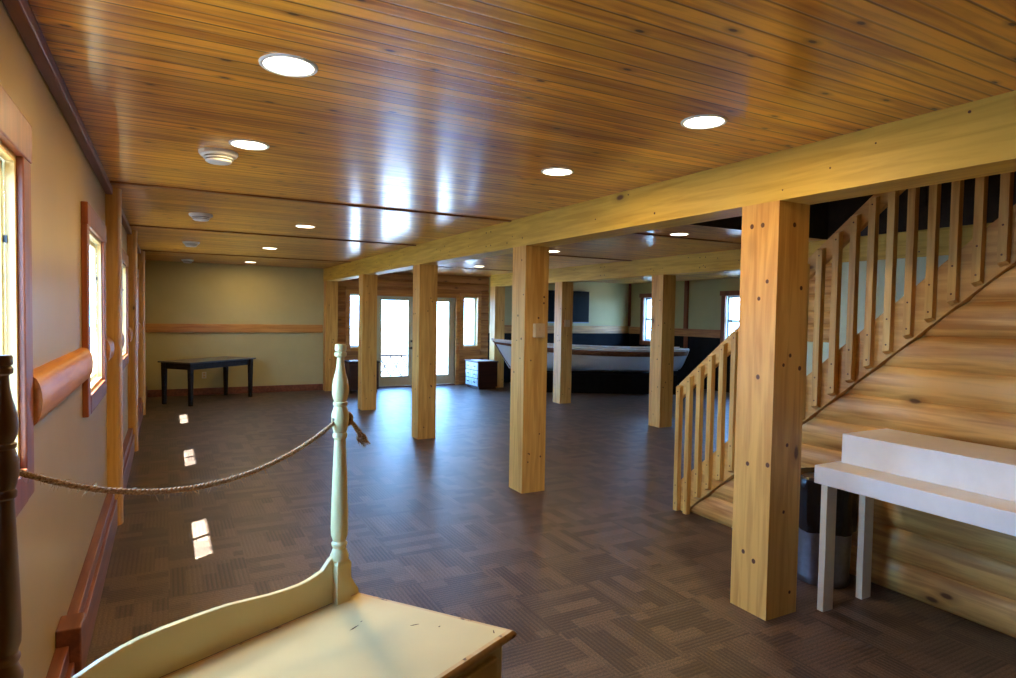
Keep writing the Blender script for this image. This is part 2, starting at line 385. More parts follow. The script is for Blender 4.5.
# wall posts on the left wall
WPL = ['rounded half log post on the left wall beyond the second window, nearest of its row',
       'rounded half log post on the left wall beyond the third window, second in its row',
       'rounded half log post on the left wall near the dark table, farthest of its row']
for y, lb in zip((5.46, 8.2, 10.95), WPL):
    m1 = MB(); pts = [(XL, y-.085)] + [(XL + .095*math.sin(PI*k/12)**.6, y-.085*math.cos(PI*k/12)) for k in range(1, 12)] + [(XL, y+.085)]
    m1.poly(pts, 0, ZC); o = build('wall_post', m1, M['wallpost'], smooth=True); tag(o, lb, 'post', 'half log posts on the left wall')
# crown moulding and baseboard left
mb = MB(); mb.box(XL, XL+.045, YB, YF, ZC-.055, ZC); struct('trim_8', mb, M['bboard'], bevel=.006)
mb = MB(); ys = [YB, 5.375, 5.545, 8.115, 8.285, 10.865, 11.035, YF]
for a, b_ in zip(ys[::2], ys[1::2]):
    mb.box(XL, XL+.045, a, b_, 0, .27); mb.box(XL, XL+.062, a, b_, 0, .20)
bl = struct('baseboard_left', mb, M['bboard'], bevel=.004)
mb = MB(); mb.box(XL, XL+.085, 2.95, 3.10, 0, .335); build('plinth_block', mb, M['bboard'], bl, bevel=.006)

# ---- back wall: cream part, log part with french doors, cream part above black wainscot
D0, D1, DZ = 3.86, 5.72, 1.96
SW = [(3.33, 3.67), (5.91, 6.25)]; SZ0, SZ1 = .88, 1.98
mb = MB(); cells(mb, 'y', YF, YF+.2, XL-.2, XR+.2, 0, ZC, [(D0, D1, 0, DZ)] + [(a, b_, SZ0, SZ1) for a, b_ in SW])
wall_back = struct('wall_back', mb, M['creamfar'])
mb = MB(); NR = 15; ph = ZC/NR
for k in range(NR):
    z0_, z1_ = k*ph, (k+1)*ph; zc = (z0_+z1_)/2
    blocks = []
    if z0_ < DZ+.09: blocks.append((D0-.09, D1+.09))
    for a, b_ in SW:
        if z1_ > SZ0-.08 and z0_ < SZ1+.09: blocks.append((a-.09, b_+.09))
    segs = []; x = B1+PW
    for a, b_ in sorted(blocks):
        if a > x: segs.append((x, a))
        x = max(x, b_)
    segs.append((x, B2+PW+.02))
    prof = [(YF-.035*math.sin(PI*j/8)**.5 if 0 < j < 8 else YF, z0_+ph*j/8) for j in range(9)]
    for a, b_ in segs:
        if b_-a > .02: mb.prism([(a, y, z) for y, z in prof], [(b_, y, z) for y, z in prof])
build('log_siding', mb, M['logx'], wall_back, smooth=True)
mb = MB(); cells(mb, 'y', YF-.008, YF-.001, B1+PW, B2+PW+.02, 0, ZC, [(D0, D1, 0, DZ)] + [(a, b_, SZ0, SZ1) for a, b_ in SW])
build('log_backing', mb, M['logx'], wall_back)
mb = MB(); mb.box(B2+PW+.03, XR-.001, YF-.02, YF, .0, 1.17); build('wainscot', mb, M['black'], wall_back)
mb = MB(); mb.box(XL+.01, B1-.01, YF-.035, YF, 1.175, 1.335); struct('trim_10', mb, M['rail'], bevel=.005)
mb = MB(); mb.box(B2+PW+.05, XR-.06, YF-.04, YF, 1.17, 1.36); struct('trim_11', mb, M['rail'], bevel=.005)
mb = MB(); mb.box(XL+.065, B1, YF-.025, YF, 0, .13); struct('baseboard_back', mb, M['bboard'], bevel=.004)
mb = MB(); mb.box(XR-.07, XR-.01, YF-.07, YF-.02, 1.36, ZC); struct('trim_12', mb, M['casing'], bevel=.005)
# side windows by the doors
def window_back(n, a, b_):
    r = thing('window_%d' % n, None, None, ((a+b_)/2, YF, SZ0), kind='structure')
    m1 = MB(); y0, y1 = YF-.06, YF; w = .09
    m1.box(a-w, a, y0, y1, SZ0-.09, SZ1+.09); m1.box(b_, b_+w, y0, y1, SZ0-.09, SZ1+.09); m1.box(a, b_, y0, y1, SZ1, SZ1+.09); m1.box(a, b_, y0-.02, y1, SZ0-.09, SZ0)
    build('casing', m1, M['rail'], r, bevel=.004)
    m2 = MB(); y0, y1 = YF+.06, YF+.1
    m2.box(a, a+.03, y0, y1, SZ0, SZ1); m2.box(b_-.03, b_, y0, y1, SZ0, SZ1); m2.box(a, b_, y0, y1, SZ1-.03, SZ1); m2.box(a, b_, y0, y1, SZ0, SZ0+.03)
    build('sash', m2, M['vinyl'], r)
    m3 = MB(); m3.box(a+.02, b_-.02, YF+.078, YF+.082, SZ0+.02, SZ1-.02); build('pane', m3, M['glass'], r)
window_back(6, *SW[0]); window_back(7, *SW[1])
# french doors
mb = MB(); w = .09
mb.box(D0-w, D0, YF-.05, YF+.1, 0, DZ+.09); mb.box(D1, D1+w, YF-.05, YF+.1, 0, DZ+.09); mb.box(D0, D1, YF-.05, YF+.1, DZ, DZ+.09)
struct('trim_13', mb, M['rail'], bevel=.004)
mb = MB(); mb.box(D0, D1, YF-.03, YF+.15, .001, .022); struct('trim_14', mb, M['bboard'])
DM = (D0+D1)/2
def door(n, a, b_, ga, gb, handle):
    r = thing('door_%d' % n, None, None, ((a+b_)/2, YF+.05, .025), kind='structure')
    m1 = MB(); cells(m1, 'y', YF+.03, YF+.075, a, b_, .025, DZ+.001, [(ga, gb, .235, 1.87)]); build('door_leaf', m1, M['doorp'], r)
    m2 = MB(); y0, y1 = YF+.018, YF+.03; e = .03
    m2.box(ga-e, ga, y0, y1, .205, 1.90); m2.box(gb, gb+e, y0, y1, .205, 1.90); m2.box(ga, gb, y0, y1, 1.87, 1.90); m2.box(ga, gb, y0, y1, .205, .235)
    build('glazing_bead', m2, M['doorp'], r, bevel=.004)
    m3 = MB(); m3.box(ga-.005, gb+.005, YF+.048, YF+.054, .23, 1.875); build('pane', m3, M['glass'], r)
    if handle:
        m4 = MB(); m4.obox((handle, YF-.005, .84), (.055, 0, 0), (0, .01, 0), (0, 0, .010)); m4.obox((handle+.03, YF+.01, .84), (.02, 0, 0), (0, .02, 0), (0, 0, .028)); build('door_handle', m4, M['iron'], r, bevel=.004)
        m5 = MB(); m5.obox((handle+.03, YF+.012, .99), (.022, 0, 0), (0, .018, 0), (0, 0, .024)); build('deadbolt', m5, M['iron'], r, bevel=.005)
door(1, D0+.005, DM-.004, 4.02, 4.62, 4.66); door(2, DM+.004, D1-.005, 4.97, 5.57, None)

# ---- right wall with two sash windows
RW = [(11.60, 12.52), (8.92, 9.84)]; RZ0, RZ1 = 1.00, 2.10
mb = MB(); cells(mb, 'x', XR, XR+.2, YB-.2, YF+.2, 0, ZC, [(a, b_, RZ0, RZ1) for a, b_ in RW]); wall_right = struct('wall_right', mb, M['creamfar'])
mb = MB(); cells(mb, 'x', XR-.02, XR, YB, YF-.02, 0, 1.17, [(a-.1, b_+.1, .9, 1.17) for a, b_ in RW]); build('wainscot', mb, M['black'], wall_right)
mb = MB()
for a, b_ in ((YB, 8.81), (9.95, 11.49), (12.63, YF-.04)): mb.box(XR-.04, XR, a, b_, 1.17, 1.35)
struct('trim_15', mb, M['raily'], bevel=.005)
mb = MB(); mb.box(XR-.05, XR, 10.96, 11.07, 1.35, ZC); struct('trim_16', mb, M['casing'], bevel=.005)
mb = MB(); mb.box(XR-.05, XR-.02, 10.94, 11.05, .90, 1.17); struct('trim_17', mb, M['casing'], bevel=.005)
def window_right(n, a, b_):
    r = thing('window_%d' % n, None, None, (XR, (a+b_)/2, RZ0), kind='structure')
    m1 = MB(); x0 = XR-.035; w = .11
    m1.box(x0, XR, a-w, a, RZ0-.1, RZ1); m1.box(x0, XR, b_, b_+w, RZ0-.1, RZ1); m1.box(x0-.02, XR, a-w-.03, b_+w+.03, RZ1, RZ1+.10); m1.box(x0-.01, XR, a-w, b_+w, RZ0-.1, RZ0)
    build('casing', m1, M['casing'], r, bevel=.004)
    m2 = MB(); x0, x1 = XR+.05, XR+.09; c = (a+b_)/2; zm = (RZ0+RZ1)/2+.0
    for p, q in ((a, a+.045), (b_-.045, b_), (c-.018, c+.018)): m2.box(x0, x1, p, q, RZ0, RZ1)
    for p, q in ((RZ0, RZ0+.05), (RZ1-.05, RZ1), (zm-.025, zm+.025)): m2.box(x0, x1, a, b_, p, q)
    build('sash', m2, M['vinyl'], r)
    m3 = MB(); m3.box(XR+.068, XR+.072, a+.03, b_-.03, RZ0+.03, RZ1-.03); build('pane', m3, M['glass'], r)
    m4 = MB(); m4.box(XR, XR+.05, a, a+.012, RZ0, RZ1); m4.box(XR, XR+.05, b_-.012, b_, RZ0, RZ1); m4.box(XR, XR+.05, a, b_, RZ1-.012, RZ1); m4.box(XR, XR+.05, a, b_, RZ0, RZ0+.012)
    build('lining', m4, M['vinyl'], r)
window_right(8, *RW[0]); window_right(9, *RW[1])

# ---- wall behind the camera
mb = MB(); cells(mb, 'y', YB-.2, YB, XL-.2, XR+.2, 0, ZC, []); struct('wall_front', mb, M['cream'])
# eaves outside the left wall
mb = MB(); mb.box(XL-.52, XL-.05, YB-.2, YF+.2, 2.55, 2.69); struct('trim_18', mb, M['eave'])
mb = MB(); mb.box(-60, 60, -60, 80, -.5, -.35); struct('floor_outdoors', mb, M['deck'])

# ---- partition under the second beam behind the stairs
mb = MB(); mb.box(B2+.03, B2+.13, YB, 5.05, 0, ZB)
part = struct('wall_partition', mb, M['white'])
mb = MB()
for k in range(5):
    a = 1.36+k*.1713; prof = [(B2+.03-.03*math.sin(PI*j/8)**.5 if 0 < j < 8 else B2+.03, a+.1713*j/8) for j in range(9)]
    mb.prism([(x, 4.25, z) for x, z in prof], [(x, 5.05, z) for x, z in prof])
build('log_siding', mb, M['log'], part, smooth=True)

# ---------------------------------------------------------------- timber posts and beams
def post(x, y, label, knL=(), knR=(), group='square timber posts', z1=ZB, y1=None):
    r = build_post = MB(); y1 = y1 or y+PW
    r.box(x, x+PW, y, y1, 0, z1)
    for (yy, zz, rr) in knL: r.disc((x, yy, zz), (-1, 0, 0), rr, mi=1, squash=1.15)
    for (xx, zz, rr) in knR: r.disc((xx, y, zz), (0, -1, 0), rr, mi=1, squash=1.1)
    o = build('timber_post', r, [M['post'], M['plug']]); tag(o, label, 'post', group)
    return o
def rk(lo, hi, n, seed):
    g = random.Random(seed); return [(lo+g.uniform(.03, PW-.03), g.uniform(.15, 2.1), g.uniform(.005, .010)) for _ in range(n)]
PY = (2.2296, 4.8534, 7.521, 10.1449)
post(B1, PY[0], 'large square knotty timber post nearest the camera, in front of the stairs',
     [(2.40,2.10,.012),(2.33,2.10,.012),(2.29,1.80,.010),(2.34,1.71,.010),(2.33,1.29,.012),(2.38,.81,.011),(2.25,.83,.012),(2.39,.32,.011),(2.32,.29,.012)],
     [(2.91,2.10,.012),(2.98,1.77,.011),(2.91,1.41,.010),(2.86,1.36,.009),(2.99,1.34,.012),(2.91,.93,.010),(2.90,.57,.009),(2.97,.12,.009)])
post(B1, PY[1], 'square timber post in the middle of the room with an electrical box on it', rk(PY[1], 0, 7, 3), rk(B1, 0, 9, 4))
post(B1, PY[2], 'square timber post in front of the gap between the french doors', rk(PY[2], 0, 6, 5), rk(B1, 0, 8, 6))
post(B1, PY[3], 'slim looking square post just right of the cream turned post, left of the glazed doors', rk(PY[3], 0, 4, 7), rk(B1, 0, 7, 8))
post(B1, 12.86, 'timber post against the back wall where the log siding starts', rk(12.86, 0, 3, 9), rk(B1, 0, 7, 10), y1=YF-.04)
post(B2, 9.5931, 'square post in front of the boat amidships, left one of the two before the boat', rk(9.5931, 0, 5, 11), rk(B2, 0, 7, 12))
post(B2, 6.9515, 'square post in front of the boat stern, just left of the stair rail foot', rk(6.9515, 0, 7, 13), rk(B2, 0, 6, 14))
post(B2, 12.24, 'square post behind the bow of the boat and the chest', (), rk(B2, 0, 4, 15))
def beam(x, y0, y1, label, joints, seed):
    m1 = MB(); g = random.Random(seed)
    ys = [y0]+[j for j in joints]+[y1]
    for a, b_ in zip(ys[:-1], ys[1:]): m1.box(x, x+PW, a+.0008, b_-.0008, ZB, ZC)
    for _ in range(int((y1-y0)*3.0)): m1.disc((x, g.uniform(y0, y1), g.uniform(ZB+.03, ZC-.03)), (-1, 0, 0), g.uniform(.004, .008), mi=1)
    for yy in joints:
        for zz in (ZB+.06, ZC-.06):
            for s_ in (-1, 1): m1.disc((x, yy+s_*.05, zz), (-1, 0, 0), .008, mi=1)
    o = build('timber_beam', m1, [M['beam'], M['plug']]); tag(o, label, 'beam', 'long ceiling beams')
beam(B1, YB, YF, 'long pale timber beam running over the nearer row of posts', (0.4, 5.6, 8.7, 11.4), 21)
beam(B2, YB, 12.48, 'long pale timber beam over the farther row of posts, beyond the stairs', (2.6, 6.2, 8.4, 10.9), 22)
# electrical boxes on posts
def elbox(x, y, z, label, w=.105, h=.125):
    r = thing('electrical_box', label, 'electrical box', (x, y, z))
    m1 = MB(); m1.obox((x, y-.02, z), (w/2, 0, 0), (0, .02, 0), (0, 0, h/2)); build('box', m1, M['almond'], r, bevel=.004)
    m2 = MB(); m2.obox((x, y-.043, z), (w/2-.004, 0, 0), (0, .003, 0), (0, 0, h/2-.004)); m2.obox((x, y-.048, z+.015), (.012, 0, 0), (0, .004, 0), (0, 0, .018)); build('cover_plate', m2, M['almond'], r, bevel=.002)
elbox(2.925, PY[1], 1.465, 'almond electrical box on the right face of the middle timber post')
elbox(6.385, 9.5931, 1.465, 'almond electrical box on the post in front of the boat amidships')
r = thing('wall_outlet', 'small cream wall outlet under the dark table on the far wall', 'outlet', (.60, YF, .37))
m1 = MB(); m1.obox((.60, YF-.004, .37), (.038, 0, 0), (0, .004, 0), (0, 0, .06)); build('cover_plate', m1, M['paper'], r, bevel=.002)
m1 = MB(); m1.obox((.60, YF-.009, .395), (.017, 0, 0), (0, .002, 0), (0, 0, .015)); build('socket', m1, M['almond'], r)
m1 = MB(); m1.obox((.60, YF-.009, .345), (.017, 0, 0), (0, .002, 0), (0, 0, .015)); build('socket', m1, M['almond'], r)

# ---------------------------------------------------------------- log wall under the stairs (right side of the aisle)
XS = 3.76; SL = 0.855; Y0S = 3.82
def ymax(z): return Y0S - z/SL
mb = MB(); NL = 13; ph = ZC/NL
for k in range(NL):
    z0_ = k*ph; rows = []
    for j in range(9):
        z = z0_+ph*j/8; x = XS+.035-.035*math.sin(PI*j/8)**.5 if 0 < j < 8 else XS+.035
        rows.append((x, z))
    vs = []; fs = []
    for x, z in rows: vs += [(x, YB, z), (x, ymax(z)-.005, z), (XS+.12, YB, z), (XS+.12, ymax(z)-.005, z)]
    for j in range(8):
        a = j*4; b_ = a+4
        fs += [(a, a+1, b_+1, b_), (a+1, a+3, b_+3, b_+1), (a+3, a+2, b_+2, b_+3), (a+2, a, b_, b_+2)]
    fs += [(0, 2, 3, 1), (32, 33, 35, 34)]
    mb.add(vs, fs)
struct('wall_stair', mb, M['log'], smooth=True)

# staircase
st = thing('staircase', 'open pine staircase with baluster railing rising toward the right behind the nearest post', 'staircase', (XS, Y0S, 0))
ZT = 2.75
def stringer(x0, x1):
    m1 = MB(); h = .30
    yt = Y0S-ZT/SL
    pts = [(Y0S, 0.0), (yt, ZT), (yt, ZT+h), (Y0S+.02, h-.02), (Y0S+.10, .235), (Y0S+.10, 0.0)]
    pts = [(Y0S, 0.004), (yt, ZT), (yt, ZT+h), (Y0S+.10, h-.085), (Y0S+.10, 0.004)]
    m1.prism([(x0, y, z) for y, z in pts], [(x1, y, z) for y, z in pts])
    return m1
build('stringer', stringer(XS-.02, XS+.045), M['stairy'], st, bevel=.002)
build('stringer', stringer(4.62, 4.66), M['stairy'], st, bevel=.002)
nst = 13
for k in range(nst):
    z = .215*(k+1); yb = Y0S+.08 - (z-.0)/SL + .03
    if z > ZT: break
    m1 = MB(); m1.box(XS+.045, 4.62, yb-.26, yb+.0, z-.035-.0, z-.0); build('tread', m1, M['stairy'], st, bevel=.004)
    m2 = MB(); m2.box(XS+.045, 4.62, yb-.045, yb-.025, z-.20, z-.035); build('riser', m2, M['stairy'], st)
# handrail: board on edge behind the balusters' heads
def zrail(y): return 1.04+.825*(3.93-y)
def handrail(x0, x1, name='handrail'):
    m1 = MB(); ya, yb_ = 3.94, 1.30
    pts = [(ya, zrail(ya)-.02), (ya-.03, zrail(ya-.03)), (yb_, zrail(yb_)), (yb_, zrail(yb_)-.135), (ya, zrail(ya)-.135)]
    m1.prism([(x0, y, z) for y, z in pts], [(x1, y, z) for y, z in pts]); build(name, m1, M['stairy'], st, bevel=.004)
handrail(XS-.02, XS+.02)
BY0, BS = 3.885, .1128
for k in range(22):
    y = BY0-k*BS
    zb = max(0.004, (Y0S-y)*SL-.0+.012); zt = zrail(y)-.035
    m1 = MB(); x0, x1 = XS-.062, XS-.022; w = .021
    # slanted foot and head
    lo = [(x0, y-w, zb+.03), (x1, y-w, zb+.012), (x1, y+w, zb), (x0, y+w, zb+.018)] if k > 1 else [(x0, y-w, .004), (x1, y-w, .004), (x1, y+w, .004), (x0, y+w, .004)]
    hi = [(x0, y-w, zt-.012), (x1, y-w, zt+.004), (x1, y+w, zt+.004), (x0, y+w, zt-.012)]
    m1.prism(lo, hi)
    for zz in (zb+.06, zb+.21, zt-.05): m1.disc((x0, y, zz), (-1, 0, 0), .0055, mi=1)
    build('baluster', m1, [M['stair'], M['plug']], st, bevel=.002)

# ---------------------------------------------------------------- white stepped bench along the log wall
r = thing('stepped_bench', 'white painted stepped bench on square legs against the log wall', 'bench', (3.45, 1.2, 0))
BY1 = 2.235; BYE = -.6; XBk = XS-.004
m1 = MB(); m1.box(3.15, XBk, BYE, BY1, .70, .80); build('seat', m1, M['benchp'], r, bevel=.004)
m1 = MB(); m1.box(3.34, XBk, BYE, BY1-.03, .801, .965); build('back_shelf', m1, M['benchp'], r, bevel=.004)
for x in (3.155, 3.50):
    for y in (BY1-.08, .9, -.5):
        m1 = MB(); m1.box(x, x+.085, y, y+.038, 0, .699); build('leg', m1, M['benchl'], r, bevel=.003)
# trash can under its end
tx, ty = 3.56, 2.45
r = thing('trash_can', 'round steel trash can with black bag behind the bench leg', 'trash can', (tx, ty, 0))
m1 = MB(); m1.lathe([(.15, .004), (.155, .03), (.155, .05), (.15, .06), (.165, .60), (.168, .61), (.168, .625), (.155, .63)], (tx, ty, 0), 32); build('can', m1, M['metal'], r, smooth=True)
g = random.Random(5); m1 = MB(); n = 48; prof = [(.172, .33), (.176, .40), (.174, .5), (.178, .58), (.176, .64), (.165, .655), (.13, .63), (.02, .60)]
vs = []; fs = []
ph_ = [g.uniform(0, 6.28) for _ in prof]
for i, (rr, z) in enumerate(prof):
    for k in range(n):
        a = 2*PI*k/n; q = rr+(.006*math.sin(9*a+ph_[i])+.004*math.sin(17*a+ph_[i]*2)+g.uniform(-.002, .002) + .004 if i < 6 else 0)
        vs.append((tx+q*math.cos(a), ty+q*math.sin(a), z+(.006*math.sin(5*a+1) if i == 0 else 0)))
for i in range(len(prof)-1):
    for k in range(n): fs.append((i*n+k, i*n+(k+1) % n, (i+1)*n+(k+1) % n, (i+1)*n+k))
m1.add(vs, fs); build('bag', m1, M['bag'], r, smooth=True)

# ---------------------------------------------------------------- ceiling lights and smoke detectors
CL = [(.38,2.37,'large round recessed ceiling light nearest the camera, upper left'),
      (2.09,2.08,'large round recessed ceiling light above the near end of the front beam'),
      (.38,3.59,'round recessed ceiling light right beside the nearest smoke detector'),
      (2.07,3.24,'round recessed ceiling light left of the front beam, third from the camera'),
      (1.24,6.69,'small recessed light past the first ceiling batten, nearest of the middle line'),
      (1.25,9.31,'small recessed light between the second and third ceiling battens'),
      (1.31,12.2,'small recessed light nearest the far cream wall'),
      (4.68,4.96,'recessed light between the two beams beside the dark stair opening'),
      (4.57,7.23,'recessed light between the beams just right of the middle post head'),
      (4.95,10.3,'recessed light between the beams in front of the far log wall')]
def clight(x, y, label):
    r = thing('ceiling_light', label, 'ceiling light', (x, y, ZC), 'recessed ceiling lights')
    m1 = MB(); m1.lathe([(.085, -.006), (.095, -.008), (.099, -.005), (.100, 0.0), (.085, 0.0), (.085, -.006)], (x, y, ZC), 40, caps=False); build('trim_ring', m1, M['plastic'], r, smooth=True)
    m2 = MB(); m2.lathe([(.086, -.0005), (.086, -.004), (.05, -.008), (.002, -.010)], (x, y, ZC), 40); build('lens', m2, M['lens'], r, smooth=True)
    ld = bpy.data.lights.new('ceiling_light_bulb', 'AREA'); ld.shape = 'DISK'; ld.size = .15; ld.energy = LAMP_W; ld.color = LAMP_COL
    lo = bpy.data.objects.new('bulb', ld); COL.objects.link(lo); lo.parent = r; lo.location = (0, 0, -.014)
for a in CL: clight(*a)
SD = [(.25,3.86,'white round smoke detector beside a recessed light, nearest of four'),
      (.27,6.43,'white round smoke detector past the first ceiling batten, second of four'),
      (.27,9.15,'white round smoke detector third from the camera'),
      (.31,12.4,'white round smoke detector nearest the far wall')]
def detector(x, y, label):
    r = thing('smoke_detector', label, 'smoke detector', (x, y, ZC), 'smoke detectors in a line')
    m1 = MB(); m1.lathe([(.100, 0), (.100, -.012), (.092, -.024), (.080, -.027)], (x, y, ZC), 36); build('base', m1, M['plastic'], r, smooth=True)
    m1 = MB(); m1.lathe([(.072, -.026), (.072, -.034)], (x, y, ZC), 36); m1.lathe([(.066, -.040), (.066, -.046)], (x, y, ZC), 36); build('vent_slot', m1, M['plasticdark'], r, smooth=True)
    m1 = MB(); m1.lathe([(.078, -.033), (.078, -.038), (.070, -.041), (.06, -.041)], (x, y, ZC), 36); m1.lathe([(.068, -.046), (.066, -.054), (.055, -.060), (.03, -.062)], (x, y, ZC), 36); build('cap', m1, M['plastic'], r, smooth=True)
for a in SD: detector(*a)

# ---------------------------------------------------------------- dark table in the far left corner
u = Vector((.75, .66)).normalized(); v = Vector((-.66, .75)).normalized()
p0 = Vector((.33, 11.60)); LU, LV = 1.35, .58
r = thing('dark_table', 'long black wooden table with square legs in the far left corner', 'table', (p0.x+.4, p0.y+.6, 0))
def uv(a, b_): q = p0+u*a+v*b_; return (q.x, q.y)
o_ = .07; m1 = MB(); m1.poly([uv(-o_, -o_), uv(LU+o_, -o_), uv(LU+o_, LV+o_), uv(-o_, LV+o_)], .705, .728); build('tabletop', m1, M['tabletop'], r, bevel=.004)
m1 = MB(); t_ = .025
m1.poly([uv(.02, .0), uv(LU-.02, 0), uv(LU-.02, t_), uv(.02, t_)], .60, .704); m1.poly([uv(.02, LV-t_), uv(LU-.02, LV-t_), uv(LU-.02, LV), uv(.02, LV)], .60, .704)
m1.poly([uv(0, .02), uv(t_, .02), uv(t_, LV-.02), uv(0, LV-.02)], .60, .704); m1.poly([uv(LU-t_, .02), uv(LU, .02), uv(LU, LV-.02), uv(LU-t_, LV-.02)], .60, .704)
build('apron', m1, M['tabled'], r)
for a in (0, LU):
    for b_ in (0, LV):
        m1 = MB(); w0, w1 = .026, .036
        A_ = [uv(a+i*w0, b_+j*w0) for i, j in ((-1,-1),(1,-1),(1,1),(-1,1))]; B_ = [uv(a+i*w1, b_+j*w1) for i, j in ((-1,-1),(1,-1),(1,1),(-1,1))]
        m1.prism([(*q, 0.001) for q in A_], [(*q, .704) for q in B_]); build('leg', m1, M['tabled'], r, bevel=.003)

# ---------------------------------------------------------------- chest of drawers beside the doors
r = thing('chest_of_drawers', 'dark wooden chest with door glare painted pale blue on its drawer fronts right of the french doors', 'chest', (6.0, 12.3, 0))
x0, x1, y0, y1, H = 5.80, 6.25, 12.02, 12.66, .60
m1 = MB(); m1.box(x0, x1, y0, y1, .05, H-.03); m1.box(x0+.02, x1-.02, y0+.02, y1-.02, 0.0, .05); build('body', m1, M['chest'], r, bevel=.004)
m1 = MB(); m1.box(x0-.03, x1+.015, y0-.015, y1+.015, H-.03, H); build('top', m1, M['chest'], r, bevel=.006)
for k in range(3):
    z = .07+k*.17; m1 = MB(); m1.box(x0-.018, x0-.001, y0+.02, y1-.02, z, z+.155); d_ = build('drawer', m1, M['chestglare'], r, bevel=.005)
    for yy in (y0+.16, y1-.16): m1 = MB(); m1.obox((x0-.028, yy, z+.08), (.012, 0, 0), (0, .035, 0), (0, 0, .009)); build('drawer_pull', m1, M['iron'], d_, bevel=.003)
def papers(name, label, pts, z):
    m1 = MB(); m1.poly(pts, z+.001, z+.012); o = build(name, m1, M['paper']); tag(o, label, 'paper')
papers('paper_sheets', 'white papers lying on the dark chest by the boat bow, left sheet', [(5.83,12.08),(6.00,12.06),(6.02,12.5),(5.85,12.52)], H)
papers('paper_sheets', 'white papers lying on the dark chest nearest the boat bow, right sheet', [(6.06,12.10),(6.20,12.14),(6.17,12.36),(6.04,12.32)], H)
r = thing('side_cabinet', 'low black cabinet on small casters half hidden behind the square post left of the doors', 'cabinet', (3.4, 12.6, 0))
x0, x1, y0, y1 = 3.13, 3.72, 12.30, 12.72
m1 = MB(); m1.box(x0, x1, y0, y1, .07, .60); build('body', m1, M['chest'], r, bevel=.004)
m1 = MB(); m1.box(x0-.02, x1+.02, y0-.02, y1+.02, .60, .63); build('top', m1, M['tabled'], r, bevel=.004)
for k in range(2):
    m1 = MB(); xa = x0+.02+k*.285; m1.box(xa, xa+.265, y0-.016, y0-.001, .10, .57); d_ = build('door', m1, M['chest'], r, bevel=.004)
    m1 = MB(); m1.obox((xa+(.235 if k == 0 else .03), y0-.022, .36), (.008, 0, 0), (0, .007, 0), (0, 0, .03)); build('knob', m1, M['iron'], d_)
for a in (x0+.04, x1-.04):
    for b_ in (y0+.04, y1-.04):
        m1 = MB(); m1.lathe([(.012, .045), (.012, .07)], (a, b_, 0), 10); m1.tube([(a-.012, b_, .026), (a+.012, b_, .026)], .025, 14); build('caster', m1, M['iron'], r)
m1 = MB(); m1.poly([(3.15,12.32),(3.66,12.34),(3.62,12.62),(3.20,12.60)], .631, .643); o = build('folded_cloth', m1, M['paper']); tag(o, 'white folded cloth on top of the low black cabinet behind the post', 'cloth')

# ---------------------------------------------------------------- boat on its black stand
D = Vector((math.cos(YAW), -math.sin(YAW), 0)); Nn = Vector((math.sin(YAW), math.cos(YAW), 0))   # along the boat (bow to stern), away across it
BC = Vector((6.105, 11.99, 0))
def bp(s_, d_, z): q = BC + D*s_ + Nn*d_; return (q.x, q.y, z)
boat = thing('rowing_boat', 'white wooden rowing boat with brown band, bow at left, on a black stand', 'boat', (8.0, 11.0, 0))
NS = 33; L = 4.09
def lerp(a, b_, q): return a+(b_-a)*q
def sect(q):                                              # q 0 bow .. 1 stern: points from sheer down to keel
    hb = .60*(math.sin(PI*min(1, q/.62)/2)**.95 if q < .62 else 1-.42*((q-.62)/.38)**1.8)
    zs = 0.925+.145*(1-min(1, q/.75))**2.2 + .02*max(0, (q-.75)/.25)**2
    zk = .44 + .03*(1-q) + .06*max(0, (q-.8)/.2)**2
    xs = q*L; xk = lerp(.36, L-.14, q)
    return hb, zs, zk, xs, xk
def hull_pt(q, w, inset=0):                               # w 0 sheer .. 1 keel
    hb, zs, zk, xs, xk = sect(q)
    a = w*PI/2
    bb = hb*(math.cos(a)**.62 if w < 1 else 0); zz = zk+(zs-zk)*(1-math.sin(a)**1.25)
    x = lerp(xs, xk, 1-(zz-zk)/(zs-zk))
    return x, max(0, bb-inset), zz+inset*.5
def loft(ws, inset, mat, name, both=True, thick=0, q0=0, q1=1):
    m1 = MB()
    for sgn in (-1, 1):
        vs = []; fs = []; nw = len(ws)
        for i in range(NS):
            q = lerp(q0, q1, i/(NS-1))
            for w in ws:
                x, bb, z = hull_pt(q, w if name != 'strake' else .07+(w-.09)*(.35+.65*min(1, q*3)), inset); vs.append(bp(x, sgn*bb, z))
        for i in range(NS-1):
            for j in range(nw-1): fs.append((i*nw+j, i*nw+j+1, (i+1)*nw+j+1, (i+1)*nw+j))
        m1.add(vs, fs)
    o = build(name, m1, mat, boat, smooth=True)
    if thick: md = o.modifiers.new('solid', 'SOLIDIFY'); md.thickness = thick; md.offset = 0
    return o
loft([0, .06, .12, .2, .3, .4, .5, .6, .7, .8, .9, .96, 1], 0, M['boatw'], 'hull', thick=.02)
loft([.09, .14, .19, .25], -.014, M['boatb'], 'strake', thick=.016)
m1 = MB()                                                  # transom
ws = [0, .1, .2, .3, .4, .5, .6, .7, .8, .9, 1]
pts = [hull_pt(1, w) for w in ws]
loop = [bp(x, -b_, z) for x, b_, z in pts] + [bp(x, b_, z) for x, b_, z in reversed(pts[:-1])]
m1.prism(loop, [tuple(Vector(p)+D*.025) for p in loop]); build('transom', m1, M['boatw'], boat)
m1 = MB()
for sgn in (-1, 1):                                        # gunwales
    path = []
    for i in range(NS):
        x, bb, z = hull_pt(i/(NS-1), 0); path.append(bp(x, sgn*bb, z))
    m1.tube(path, .026, 6)
build('gunwale', m1, M['paper'], boat, smooth=True)
